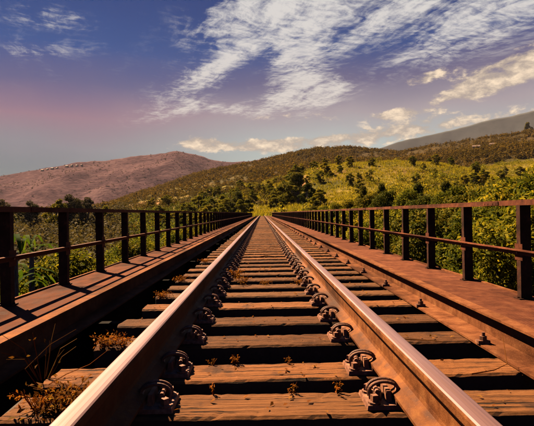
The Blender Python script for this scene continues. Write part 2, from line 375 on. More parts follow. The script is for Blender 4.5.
# ------------------------------------------------------------------ terrain
PXC = np.array([-300, -100, 0, 60, 100, 130, 160, 200, 240, 262, 290, 320, 350, 400, 440, 480, 500, 534, 620, 800], float)
def Z(py, r): return EYE + (VY - np.asarray(py)) / F * r * np.cos(np.arctan((PXC - VX) / F))
def row(pairs): xs, ys = zip(*pairs); return np.interp(PXC, xs, ys)
ROWS = [
    (1.0,  row([(0, -7.0), (500, -7.0)])),
    (15.0, row([(0, -6.3), (200, -7.5), (262, -8), (340, -6), (534, -5)])),
    (40.0, row([(0, -8.5), (100, -9.5), (262, -10), (320, -8), (400, -5), (534, -4)])),
    (80.0, row([(0, -8), (100, -9), (200, -9), (262, -6), (300, -4.5), (400, -2.5), (534, -1.5)])),
    (108.0, row([(0, -7), (100, -7.5), (200, -5.5), (240, -2), (262, -1.0), (280, -1.0), (300, -1.0), (400, 0.5), (534, 2)])),
    (118.0, row([(0, -6.5), (100, -7), (200, -4.5), (240, -1), (262, -0.5), (280, -0.5), (300, 0.0), (400, 1.8), (534, 3)])),
    (150.0, row([(0, -6), (100, -6), (160, -4), (200, -1.5), (240, 0.2), (262, 0.9), (290, 2.5), (320, 4.0), (400, 6.5), (480, 6), (534, 6)])),
    (260.0, Z(row([(-300, 219), (0, 219), (60, 216), (100, 212), (130, 209), (160, 205), (200, 198), (240, 190), (262, 192), (290, 180), (320, 171), (350, 167), (400, 164), (440, 167), (480, 176), (500, 182), (534, 180), (800, 175)]), 260)),
    (420.0, Z(row([(-300, 218), (0, 215), (60, 213), (100, 208), (130, 203), (160, 198), (200, 190), (240, 184), (262, 183), (290, 181), (320, 177), (400, 172), (440, 173), (480, 173), (534, 166), (800, 160)]), 420)),
    (620.0, Z(row([(-300, 216), (0, 213), (60, 211), (100, 206), (130, 199), (160, 192), (200, 183), (240, 175), (262, 171), (300, 166), (350, 163), (400, 164), (440, 161), (480, 156), (534, 147), (700, 138)]), 620)),
    (900.0, Z(row([(-300, 216), (0, 213), (60, 211), (100, 203), (130, 193.5), (160, 184), (200, 172.5), (240, 164.5), (262, 160), (300, 152), (330, 148), (350, 148), (380, 153), (400, 154), (430, 150), (460, 145), (490, 141), (520, 136), (534, 134), (620, 124), (800, 118)]) + 2.5, 900)),
    (1300.0, Z(row([(-300, 216), (0, 213), (100, 207), (200, 188), (262, 178), (340, 170), (400, 172), (534, 152), (800, 140)]), 1300)),
    (2200.0, Z(row([(-300, 214), (0, 213), (262, 204), (400, 200), (800, 190)]), 2200)),
    (4500.0, Z(row([(0, 212), (800, 210)]), 4500)),
    (9000.0, Z(row([(0, 212), (800, 212)]), 9000)),
]
RL = np.log(np.array([r for r, _ in ROWS])); RZ = np.array([z for _, z in ROWS])

def ground_z(X, Y):
    X = np.asarray(X, float) - CAMX; Y = np.asarray(Y, float)
    r = np.maximum(np.hypot(X, Y), 1.0); th = np.arctan2(X, Y)
    a = np.abs(th); th2 = np.where(a > R(75), np.sign(th) * (R(75) - (a - R(75)) * 0.55), th)      # behind the viewer the land mirrors the land ahead
    px = np.clip(VX + F * np.tan(np.clip(th2, -1.35, 1.35)), -300, 800)
    lr = np.clip(np.log(r), RL[0], RL[-1]); i = np.clip(np.searchsorted(RL, lr) - 1, 0, len(RL) - 2)
    t = (lr - RL[i]) / (RL[i + 1] - RL[i]); t = t * t * (3 - 2 * t)
    j = np.clip(np.searchsorted(PXC, px) - 1, 0, len(PXC) - 2); s = (px - PXC[j]) / (PXC[j + 1] - PXC[j])
    z = (RZ[i, j] * (1 - s) + RZ[i, j + 1] * s) * (1 - t) + (RZ[i + 1, j] * (1 - s) + RZ[i + 1, j + 1] * s) * t
    amp = np.interp(r, [0, 60, 105, 125, 200, 500, 900, 3000], [0.5, 0.8, 0.15, 0.3, 2.2, 6, 7, 20])
    w = np.interp(r, [0, 100, 300, 1000, 4000], [9, 14, 45, 120, 400])
    return z + amp * fbm(X / w * 1.0 + 31, Y / w + 12, 4)
def gz(x, y): return float(ground_z(np.array([x]), np.array([y]))[0])

def soil_mask(X, Y):
    px = VX + F * X / np.maximum(Y, 1); m = np.zeros_like(X)
    for (cx, cy, sx, sy) in ((316, 235, 5, 10), (303, 205, 6, 14), (322, 248, 8, 6), (150, 330, 16, 25), (232, 300, 14, 20)):
        m = np.maximum(m, np.exp(-((px - cx) / sx) ** 2 - ((Y - cy) / sy) ** 2))
    return m

def polar_grid(radii, ang):
    rr, aa = np.meshgrid(radii, ang, indexing='ij')
    return CAMX + rr * np.sin(aa), rr * np.cos(aa), rr, aa

def build_ground():
    rad = np.concatenate([[0.0], np.geomspace(1.0, 100, 70)[:-1], np.geomspace(100, 1400, 150)[:-1], np.geomspace(1400, 9000, 30)])
    ang = np.concatenate([np.linspace(-R(36), R(36), 300), np.linspace(R(36), R(324), 120)[1:-1]])
    X, Y, rr, aa = polar_grid(rad, ang); Zs = ground_z(X, Y)
    nr, na = X.shape
    V = np.stack([X, Y, Zs], -1).reshape(-1, 3)
    i, j = np.meshgrid(np.arange(nr - 1), np.arange(na), indexing='ij'); j2 = (j + 1) % na
    Fq = np.stack([i * na + j, i * na + j2, (i + 1) * na + j2, (i + 1) * na + j], -1).reshape(-1, 4)[:, ::-1]
    me = npmesh('ground', V, Fq, [M['ground']], smooth=True)
    px = VX + F * X / np.maximum(Y, 1); px = np.where(Y > 0, px, 600)
    wood_z = np.clip((rr - 380) / 120, 0, 1)
    wood_z = np.maximum(wood_z * np.clip((np.interp(px, [100, 160, 262, 330, 600], [360, 420, 300, 380, 300]) * 0 + 1), 0, 1), np.clip((110 - px) / 20, 0, 1) * np.clip((rr - 20) / 20, 0, 1) * np.clip((300 - rr) / 50, 0, 1))
    grassband = np.clip(1 - np.abs((px - 190) / 70), 0, 1) * np.clip((700 - rr) / 150, 0, 1)
    wood_z = np.clip(wood_z * (1 - 0.8 * grassband) + 0.5 * fbm(X / 60, Y / 60, 3), 0, 1)
    c = np.zeros((nr * na, 4), np.float32); c[:, 0] = wood_z.ravel(); c[:, 1] = np.where(Y > 0, soil_mask(X, Y), 0).ravel(); c[:, 3] = 1
    at = me.color_attributes.new('zone', 'FLOAT_COLOR', 'POINT'); at.data.foreach_set('color', c.ravel())
    tag(inst('ground', me), 'grassy valley floor and brown wooded hills around the bridge', kind='structure')

GRIDS = {}
def build_mountain(name, r0, rt, r1, ridge, mat, label, seed, noise, relief=0.5, zb=-20, px0=-700, px1=900):
    pxs = np.linspace(px0, px1, 330); ang = np.arctan((pxs - VX) / F); rad = np.concatenate([np.linspace(r0, rt, 60), np.linspace(rt, r1, 22)[1:]])
    rr, aa = np.meshgrid(rad, ang, indexing='ij'); X = CAMX + rr * np.sin(aa); Y = rr * np.cos(aa)
    xs, ys = zip(*ridge); py = np.interp(pxs, xs, ys)[None, :]
    top = EYE + (VY - py) / F * np.cos(aa) * rt
    t = np.where(rr < rt, (rr - r0) / (rt - r0), 1 - (rr - rt) / (r1 - rt)); prof = np.where(rr < rt, t ** 1.25, t)
    er = fbm(X / noise + seed, Y / noise * 0.55 + seed, 6, True)
    zz = zb + (top - zb) * prof + (top - zb) * relief * er * np.sin(np.pi * np.clip(t, 0, 1)) + (top - zb) * 0.09 * (relief * 2) * fbm(X / 110 + seed, Y / 160, 4) * np.clip(t * 3, 0, 1)
    nr, na = X.shape; i, j = np.meshgrid(np.arange(nr - 1), np.arange(na - 1), indexing='ij')
    Fq = np.stack([i * na + j, i * na + j + 1, (i + 1) * na + j + 1, (i + 1) * na + j], -1).reshape(-1, 4)
    o = inst(name, npmesh(name, np.stack([X, Y, zz], -1).reshape(-1, 3), Fq, [mat], smooth=True))
    tag(o, label, kind='structure')
    GRIDS[name] = (X, Y, zz)
    return lambda p, k: (X[k, np.argmin(abs(pxs - p))], Y[k, np.argmin(abs(pxs - p))], zz[k, np.argmin(abs(pxs - p))])

build_ground()
MT1 = build_mountain('mountain', 1400, 2100, 2700, [(-700, 196), (-300, 190), (-100, 181), (0, 173), (30, 167), (60, 164), (100, 159), (130, 155), (150, 152), (178, 150.5), (195, 153), (210, 158), (225, 161), (240, 160), (262, 159), (300, 166), (350, 178), (420, 205), (900, 212)],
                     M['mtn1'], 'dry pink far mountain behind the left railing', 3.3, 420, 0.40)
build_mountain('mountain_ridge', 1420, 1800, 2300, [(-700, 211), (250, 210), (330, 170), (360, 155), (385, 149), (400, 144), (430, 138), (460, 131), (500, 121), (534, 113), (600, 108), (700, 114), (900, 130)],
               M['mtn2'], 'faint blue grey mountain ridge far behind the right hill', 8.1, 900, 0.16, px0=200)

# ------------------------------------------------------------------ bridge
Y0, Y1 = -4.0, 116.0
ZW, LR, ZTOP = -0.08, 2.377, 0.83           # walkway level, railing's distance from the track's middle, top of railing
bridge = thing('railway_bridge', 'rusty steel railway bridge deck with plated walkways carrying the track', 'bridge', (0, 0, 0))
for s in (-1, 1):
    m = MB()       # beam beside the track: foot on the sleepers, web, narrow top flange
    fx = 1.147 if s > 0 else 1.178
    pr = [(fx, 0.003), (1.300, 0.003), (1.300, 0.132), (1.318, 0.136), (1.318, 0.150), (1.243, 0.150), (1.243, 0.138), (1.288, 0.134), (1.288, 0.020), (fx, 0.015)]
    pr = [(s * x, z) for x, z in pr]; pr = pr if s > 0 else pr[::-1]
    m.extrude(pr, Y0, Y1)
    m.obj('edge_beam', M['beam'], bridge)
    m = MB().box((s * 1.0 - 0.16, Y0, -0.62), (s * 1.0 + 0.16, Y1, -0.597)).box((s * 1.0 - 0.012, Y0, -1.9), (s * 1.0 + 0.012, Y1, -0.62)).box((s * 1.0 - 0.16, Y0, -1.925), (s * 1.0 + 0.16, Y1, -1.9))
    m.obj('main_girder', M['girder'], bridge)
    pm = MB().box((0, 0.003, -0.006), (1.13, 2.397, 0.0)).mesh('walkway_plate', M['plate'])
    y = Y0
    while y < Y1 - 2:
        inst('walkway_plate', pm, bridge, (1.325 if s > 0 else -2.455, y, ZW + rnd.uniform(-0.002, 0.003)), (rnd.uniform(-.0006, .0006), rnd.uniform(-.001, .001), 0)); y += 2.4
    m = MB().box((min(s * 2.452, s * 2.478), Y0, ZW - 0.12), (max(s * 2.452, s * 2.478), Y1, ZW + 0.018)); m.obj('kerb_angle', M['beam'], bridge)
    bm = MB().box((0, -0.04, -0.13), (1.45, 0.04, -0.02)).box((0, -0.006, -0.5), (0.9, 0.006, -0.13)).mesh('bracket', M['girder'])
    y = Y0 + 0.6
    while y < Y1:
        o = inst('bracket', bm, bridge, (s * 1.02, y, ZW - 0.006), (0, 0, 0 if s > 0 else math.pi)); y += 2.4
    hb = MB().box((-0.035, -0.02, 0), (0.03, 0.02, 0.018)).hexa((0.0, 0, 0.018), 0.02, 0.022).tube([(0, 0, 0.03), (0, 0, 0.06)], 0.010, 6).mesh('hook_bolt', M['clip'])
    k = 0
    y = 2.60
    while y < 60 and s > 0:
        inst('hook_bolt', hb, bridge, (s * 1.175, y, 0.016)); y += 1.02 if k % 3 else 1.03; k += 1
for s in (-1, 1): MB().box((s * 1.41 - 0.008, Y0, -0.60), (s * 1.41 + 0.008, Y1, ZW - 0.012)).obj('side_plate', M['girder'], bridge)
MB().box((-1.40, Y0, -0.44), (1.40, Y1, -0.42)).obj('added_dark_sheet', M['girder'], bridge)  # added sheet below the sleepers, keeps the gaps between them black
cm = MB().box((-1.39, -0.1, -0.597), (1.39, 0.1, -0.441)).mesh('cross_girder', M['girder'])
y = Y0 + 0.5
while y < Y1:
    inst('cross_girder', cm, bridge, (0, y, 0)); y += 3.0
for y in (30.0, 62.0, 94.0):
    z0 = gz(0, y) - 1.0; m = MB().box((-1.7, -0.7, z0), (1.7, 0.7, -2.1), 0, 0.15).box((-1.8, -0.8, -2.1), (1.8, 0.8, -1.926))
    o = m.obj('pier', M['stone'], bridge); o.location.y = y
o = MB().box((-2.6, Y1 - 1.6, -3.2), (2.6, Y1 + 2.5, -0.62)).obj('abutment', M['stone'], bridge)

# ------------------------------------------------------------------ railings
def railing(s, y_first, step, label):
    t = thing('bridge_railing', label, 'railing', (s * LR, 0, ZW))
    h = ZTOP - ZW
    # post: channel, its back to the viewer, on a small foot plate
    pm = MB().box((-0.05, 0, 0.012), (0.05, 0.010, h - 0.05)).box((-0.05, 0.010, 0.012), (-0.040, 0.065, h - 0.05)).box((0.040, 0.010, 0.012), (0.05, 0.065, h - 0.05))
    pm.box((-0.075, -0.02, 0.001), (0.075, 0.085, 0.012)).hexa((-0.062, 0.03, 0.012), 0.010, 0.012).hexa((0.062, 0.03, 0.012), 0.010, 0.012)
    me = pm.mesh('post', M['post'])
    y = y_first - 6 * step
    while y < Y1 - 0.4:
        inst('post', me, t, (0, y, 0.002), (rnd.uniform(-.006, .006), rnd.uniform(-.006, .006), rnd.uniform(-.03, .03))); y += step
    a = -s      # the rails stand on the track side of the posts
    def bar(name, zc, hh, dep):
        x0 = a * 0.05; x1 = a * (0.05 + dep)
        m = MB().box((min(x0, x1) if a > 0 else x1, Y0, zc - hh), (max(x0, x1) if a > 0 else x0, Y1, zc + hh))
        m.obj(name, M['railing'], t)
    ins = MB()
    x0, x1 = -0.055, 0.055
    ins.box((x0, Y0, h - 0.050), (x1, Y1, h - 0.038)).box((min(a * .043, a * .055), Y0, h - 0.05 - 0.001 + 0.013), (max(a * .043, a * .055), Y1, h))
    ins.box((x0 + 0.001, Y0, h - 0.012), (x1 - 0.001, Y1, h - 0.001)); ins.obj('top_rail', M['railing'], t)
    m = MB().box((min(a * .051, a * .060), Y0, 0.353 - ZW - 0.025), (max(a * .051, a * .060), Y1, 0.353 - ZW + 0.025))
    m.box((min(a * .0605, a * .095), Y0, 0.353 - ZW + 0.014), (max(a * .0605, a * .095), Y1, 0.353 - ZW + 0.024)); m.obj('middle_rail', M['railing'], t)
    sp = MB().box((min(a * .0555, a * .062), -0.16, h - 0.046), (max(a * .0555, a * .062), 0.16, h - 0.006))
    for yy in (-0.12, -0.05, 0.05, 0.12): sp.box((min(a * .062, a * .066), yy - .007, h - 0.034), (max(a * .062, a * .066), yy + .007, h - 0.020), 0, .001)
    sm = sp.mesh('splice_plate', M['railing'])
    for k in range(10): inst('splice_plate', sm, t, (0, y_first + 0.55 + (k - 1) * 5 * step, 0))
    gm = MB().box((min(a * .0505, a * .054), -0.035, -0.075), (max(a * .0505, a * .054), 0.095, 0.075)).mesh('gusset', M['railing'])
    for k in range(30): inst('gusset', gm, t, (0, y_first + (k - 4) * step, 0.353 - ZW))
    bm = MB().hexa((0, 0, 0), 0.012, 0.012).mesh('bolt', M['clip'])
    y = y_first - 4 * step
    for k in range(26):
        inst('bolt', bm, t, (a * 0.060, y + 0.03, 0.353 - ZW - 0.006), (0, R(90) * a, 0)); y += step
    return t
railing(1, 4.34, 1.215, 'sunlit rusty red steel railing along the right walkway')
railing(-1, 4.42, 1.27, 'black looking steel railing in shadow along the left walkway')

# ------------------------------------------------------------------ track
track = thing('railway_track', 'narrow gauge railway track on weathered wooden sleepers running to the horizon', 'railway track', (0, 0, 0))
HR = [(0.070, 0.0), (0.070, 0.011), (0.030, 0.026), (0.012, 0.036), (0.008, 0.050), (0.008, 0.118), (0.014, 0.128), (0.033, 0.136), (0.035, 0.140), (0.035, 0.160), (0.032, 0.168), (0.026, 0.1715), (0.012, 0.173)]
prof = HR + [(-x, z) for x, z in HR[::-1]]
n = len(HR); mis = [0] * len(prof)
for k in range(n - 3, n + 2): mis[k] = 1
for s in (-1, 1):
    m = MB().extrude(prof, Y0, Y1 + 2, mis, 1); o = m.obj('rail', [M['rail'], M['railtop']], track); o.location = (s * 0.541, 0, 0.034)

def sleeper_mesh(seed):
    g = np.random.default_rng(seed); nx, L, W, H = 90, 2.235, 0.235, 0.17
    xs = np.linspace(-L / 2, L / 2, nx); ring = [(-.5, 0), (-.5, -.06), (-.44, 0), (-.2, 0), (0, 0), (.2, 0), (.44, 0), (.5, -.06)]
    V, Fq = [], []
    prof = [(-W / 2, -H), (-W / 2, -H * .5), (-W / 2, -.010), (-W / 2 + .012, 0), (-W / 4, 0), (0, 0), (W / 4, 0), (W / 2 - .012, 0), (W / 2, -.010), (W / 2, -H * .5), (W / 2, -H)]
    n = len(prof)
    e1 = fbm(xs * 4 + seed * 3.1, np.full(nx, 1.7), 6) * 0.007; e2 = fbm(xs * 4 + seed * 5.1, np.full(nx, 7.7), 6) * 0.007
    for i, x in enumerate(xs):
        for k, (y, z) in enumerate(prof):
            q = (e1[i] if y < 0 else e2[i]) * min(1, abs(y) / (W / 2)); zz = z
            if z > -.02: zz = z - abs(float(g.normal(0, 0.0012))) - (0.0014 * max(0, g.normal(0, 1)) if k in (2, 3, 7, 8) else 0)
            xx = x + (g.normal(0, 0.006) if i in (0, nx - 1) else 0)
            V.append((xx, y + q, min(zz, 0)))
    for i in range(nx - 1):
        for k in range(n): Fq.append((i * n + k, i * n + (k + 1) % n, (i + 1) * n + (k + 1) % n, (i + 1) * n + k))
    m = MB(); m.v = V; m.f = [q for q in Fq] + [tuple(range(n))[::-1], tuple((nx - 1) * n + k for k in range(n))]; m.mi = [0] * len(m.f)
    
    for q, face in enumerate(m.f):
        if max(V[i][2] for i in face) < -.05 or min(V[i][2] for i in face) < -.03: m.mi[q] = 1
    return m.mesh('sleeper', [M['wood'], M['timber_shade']])
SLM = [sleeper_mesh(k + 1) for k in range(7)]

def clip_meshes():
    b = MB().box((-0.178, -0.085, 0.0), (0.178, 0.085, 0.016), 0, 0.004)                       # plate under the rail, lugs and screw heads
    b.box((-0.069, -0.078, 0.016), (0.069, 0.080, 0.0335))
    for s in (-1, 1):
        b.box((s * 0.088 - 0.011, -0.05, 0.016), (s * 0.088 + 0.011, 0.05, 0.058), 0, 0.003)
        for y in (-0.056, 0.058):
            b.hexa((s * 0.146, y, 0.016), 0.024, 0.008, 0, 10).hexa((s * 0.146, y, 0.024), 0.016, 0.024, 0, 4, 0.5 + y * 9)
    c = MB()                                                                                     # sprung steel loop: leg, coil over the foot, toe
    for y in (-0.024, 0.010):
        pts = []
        for k in range(15):
            a = math.pi * (1.12 - 1.20 * k / 14)
            pts.append((-0.098 + 0.058 * math.cos(a), y + 0.006 * k / 14, 0.046 + 0.036 * math.sin(a)))
        pts = [(-0.150, y, 0.016)] + pts + [(-0.046, y + 0.008, 0.048)]
        c.tube(pts, 0.0070, 8)
    c.tube([(-0.046, -0.030, 0.047), (-0.046, 0.030, 0.047)], 0.010, 8)
    c.tube([(-0.128, -0.052, 0.052), (-0.128, 0.052, 0.052)], 0.010, 8).hexa((-0.128, -0.04, 0.016), 0.016, 0.034, 0, 6)
    c.box((-0.118, -0.022, 0.015), (-0.104, 0.022, 0.048), 0, 0.004)
    return b.mesh('base_plate', M['clip']), c.mesh('spring_clip', M['clip'], False)
BPM, CPM = clip_meshes()
DS = [1.60]
# spacing read off the photograph for the first ones, then regular
fr = [4.926e-3, 6.024e-3, 7.60e-3, 9.04e-3, 10.64e-3]
ys = [F * EYE * v + 0.1175 for v in fr]
ys = [ys[0] - 0.5 * k for k in range(10, 0, -1)] + ys
while ys[-1] < Y1 + 1.4: ys.append(ys[-1] + 0.51 + rnd.uniform(-.025, .025))
far_clips = MB()
nsl = 0
for i, y in enumerate(ys):
    if y < Y0 + 0.2: continue
    rz = R(0.8) + rnd.uniform(-.018, .018)
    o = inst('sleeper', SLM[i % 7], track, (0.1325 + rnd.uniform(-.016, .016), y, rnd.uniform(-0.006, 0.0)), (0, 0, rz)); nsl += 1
    if i % 2: o.rotation_euler.z += math.pi
    if y < 30 and y > -2.0:
        M_inv = (Matrix.Translation(o.location) @ Matrix.Rotation(o.rotation_euler.z, 4, 'Z')).inverted()
        for s in (-1, 1):
            for kind in ('base_plate', 'in', 'out'):
                if kind != 'base_plate' and y > 6 and rnd.random() < .05: continue          # a few have been lost
                p = inst('base_plate' if kind == 'base_plate' else 'spring_clip', BPM if kind == 'base_plate' else CPM, o)
                W = Matrix.Translation((s * 0.541, y + (0.0 if kind == 'base_plate' else rnd.uniform(-.012, .012)), 0.0)) @ Matrix.Rotation((0 if (s > 0) == (kind == 'in') else math.pi) + (rnd.uniform(-.15, .15) if kind != 'base_plate' else 0), 4, 'Z')
                p.matrix_local = M_inv @ W
    else:
        for s in (-1, 1):
            far_clips.box((s * 0.541 - 0.17, y - 0.08, 0.0), (s * 0.541 + 0.17, y + 0.08, 0.028))
            for q in (-1, 1): far_clips.box((s * 0.541 + q * 0.1 - 0.045, y - 0.03, 0.028), (s * 0.541 + q * 0.1 + 0.045, y + 0.03, 0.10), 0, 0.02)
tag(far_clips.obj('spring_clip', M['clip'], track), 'far rail fastenings along both rails', kind='stuff')

# ------------------------------------------------------------------ vegetation
def leaf_quads(g, P, Nn, size, asp=0.5, jitter=0.35, fold=0.0):
    """one lozenge leaf for each point P, facing roughly Nn"""
    n = len(P); Nn = Nn + g.normal(0, jitter, (n, 3)); Nn /= np.linalg.norm(Nn, axis=1)[:, None] + 1e-9
    a = np.cross(Nn, g.normal(0, 1, (n, 3))); a /= np.linalg.norm(a, axis=1)[:, None] + 1e-9; b = np.cross(Nn, a)
    L = (size * g.uniform(0.6, 1.35, n))[:, None]; Wd = L * asp
    V = np.stack([P - a * L * .5, P + b * Wd * .5 - a * L * .05 + Nn * fold * L, P + a * L * .55, P - b * Wd * .5 - a * L * .05 + Nn * fold * L], 1).reshape(-1, 3)
    return V, np.arange(4 * n).reshape(n, 4)

def crown_points(g, n, clumps):
    w = np.array([c[3] ** 2 for c in clumps]); k = g.choice(len(clumps), n, p=w / w.sum()); C = np.array(clumps)[k]
    d = g.normal(0, 1, (n, 3)); d /= np.linalg.norm(d, axis=1)[:, None]
    rad = C[:, 3] * (g.uniform(0.25, 1.0, n) ** 0.45) * (1 + 0.25 * g.normal(0, 1, n) * (g.random(n) < .3))
    return C[:, :3] + d * rad[:, None] * np.array([1, 1, .82]), d

def tree_proto(seed, h, rad, ncl, nleaf, size, mat, low=0.22, jit=0.9, asp=0.5):
    g = np.random.default_rng(seed); clumps = []
    for k in range(ncl):
        t = (k + g.random()) / ncl; z = h * (low + (0.93 - low) * t)
        env = rad * math.sin(math.pi * min(1, max(0.12, 0.16 + 0.80 * t))) ** 0.7
        a = g.uniform(0, 2 * math.pi); q = env * math.sqrt(g.uniform(0.08, 1.0)) * 0.85
        clumps.append((q * math.cos(a), q * math.sin(a), z, rad * g.uniform(0.14, 0.34)))
    P, d = crown_points(g, nleaf, clumps); P[:, 2] = np.clip(P[:, 2], 0.03 * h, h)
    V, Fq = leaf_quads(g, P, d * 0.8 + np.array([0, 0, 0.6]), size, asp, jit, 0.08)
    crown = npmesh('crown', V, Fq, [mat])
    m = MB(); top = Vector((g.normal(0, .04) * h, g.normal(0, .04) * h, h * 0.72)); r0 = 0.028 * h
    m.tube([(0, 0, -0.6), (0, 0, 0.05 * h), tuple(top * 0.35 + Vector((g.normal(0, .1), g.normal(0, .1), 0))), tuple(top * 0.7), tuple(top)], [r0 * 1.3, r0, r0 * .8, r0 * .55, r0 * .2], 7)
    for c in clumps[::2]:
        zb = max(0.12 * h, c[2] * 0.55); b = top * (zb / top.z)
        m.tube([tuple(b), (b.x * .4 + c[0] * .6, b.y * .4 + c[1] * .6, (zb + c[2]) / 2 - .03 * h), c[:3]], [r0 * .45, r0 * .3, r0 * .1], 5)
    return dict(h=h, rad=rad, crown=crown, trunk=m.mesh('trunk', M['bark']))

PT = {
    'near1': tree_proto(21, 7.0, 2.7, 46, 34000, 0.15, M['leafA'], 0.16),
    'near2': tree_proto(22, 7.0, 2.4, 44, 33000, 0.15, M['leafB'], 0.14),
    'near3': tree_proto(23, 7.0, 2.5, 40, 30000, 0.15, M['leafC'], 0.16),
    'near4': tree_proto(24, 7.0, 2.9, 50, 34000, 0.145, M['leafB'], 0.12),
    'mid1': tree_proto(31, 9.0, 3.2, 34, 11000, 0.34, M['leafC'], 0.08),
    'mid2': tree_proto(32, 9.0, 3.4, 34, 11000, 0.34, M['leafA'], 0.07),
    'mid3': tree_proto(33, 9.0, 3.0, 32, 10000, 0.34, M['leafB'], 0.06),
    'mid4': tree_proto(34, 9.0, 3.4, 32, 10000, 0.36, M['leafW'], 0.08),
}
def plant_tree(kind, x, y, top, label, width=None, group=None, cat='tree', name='leafy_tree'):
    p = PT[kind]; zg = gz(x, y); h = max(1.5, top - zg); s = h / p['h']; w = min(width / (2 * p['rad']), 1.35 * s) if width else s
    t = thing(name, label, cat, (x, y, zg), rnd.uniform(0, 6.28), group); t.scale = (w, w, s)
    inst('trunk', p['trunk'], t); inst('crown', p['crown'], t)
    return t
def at_px(px, Y): return CAMX + (px - VX) / F * Y
ORD = ['nearest', 'second', 'third', 'fourth', 'fifth', 'sixth', 'seventh', 'eighth', 'ninth', 'tenth', 'eleventh', 'twelfth', 'thirteenth', 'fourteenth', 'fifteenth', 'sixteenth', 'seventeenth', 'eighteenth', 'nineteenth', 'twentieth', 'twenty-first', 'twenty-second', 'twenty-third', 'twenty-fourth']
DESC = {'near1': 'olive green', 'near2': 'yellow green', 'near3': 'dark green', 'near4': 'pale yellow green', 'mid1': 'dark green', 'mid2': 'olive green', 'mid3': 'yellow green', 'mid4': 'grey green'}

# right of the bridge: two rows of bushy trees behind the railing
k = 0
y = 5.5
while y < 104 and k < 20:
    kind = ['near2', 'near1', 'near4', 'near1', 'near3', 'near4'][k % 6]; x = 6.0 + rnd.uniform(-.3, 1.0) + 0.01 * y
    plant_tree(kind, x, y, rnd.uniform(0.6, 1.3), '%s bushy tree, %s in the front row right of the bridge' % (DESC[kind], ORD[k]), rnd.uniform(4.6, 5.6), 'front row of trees right of the bridge')
    y += 2.6 + 0.13 * y * 0.55; k += 1
tops = {14: 2.9, 17: 2.2}
for k, (px, Y, topy, kind, w) in enumerate([(590, 13.0, 152, 'near1', 6.0), (533, 17.0, 168, 'near4', 5.4), (505, 20.0, 177, 'near1', 4.4), (478, 24.0, 187, 'near3', 5.0), (452, 27.0, 186, 'near1', 4.2), (428, 31.0, 194, 'near3', 4.4),
                                           (408, 38.0, 190, 'near2', 4.6), (389, 40.0, 189, 'near3', 4.6), (370, 46.0, 193, 'near3', 4.6), (352, 54.0, 199, 'near1', 5.0), (338, 62.0, 203, 'near2', 5.0), (326, 74.0, 206, 'near1', 5.5), (314, 88.0, 206, 'near3', 6.0)]):
    plant_tree(kind, at_px(px, Y), Y, EYE + (VY - topy) / F * Y, '%s tree, %s from right in the back row beyond the right railing' % (DESC[kind], 'first' if k == 0 else ORD[k]), w, 'back row of trees right of the bridge')
# left of the bridge: low bushes just under the walkway
k = 0; y = 4.0
while y < 104 and k < 22:
    kind = ['near4', 'near2', 'near1', 'near4', 'near2', 'near1', 'near3'][k % 7]; x = -6.0 - rnd.uniform(-.4, 1.2) - 0.012 * y
    plant_tree(kind, x, y, rnd.uniform(-0.9, -0.15) - (0.2 if y < 12 else 0), '%s bushy tree, %s in the upper row left of the bridge' % (DESC[kind], ORD[k]), rnd.uniform(4.4, 5.4), 'row of trees left of the bridge')
    y += 2.3 + 0.07 * y; k += 1
for k in range(14):
    y = 6 + k * 3.4; kind = ['near2', 'near4', 'near1'][k % 3]
    plant_tree(kind, -10.8 - rnd.uniform(0, 1.8), y + rnd.uniform(-.8, .8), rnd.uniform(-2.6, -1.6), '%s tree, %s in the lower row left of the bridge' % (DESC[kind], ORD[k]), rnd.uniform(4.6, 5.6), 'second row of trees left of the bridge')
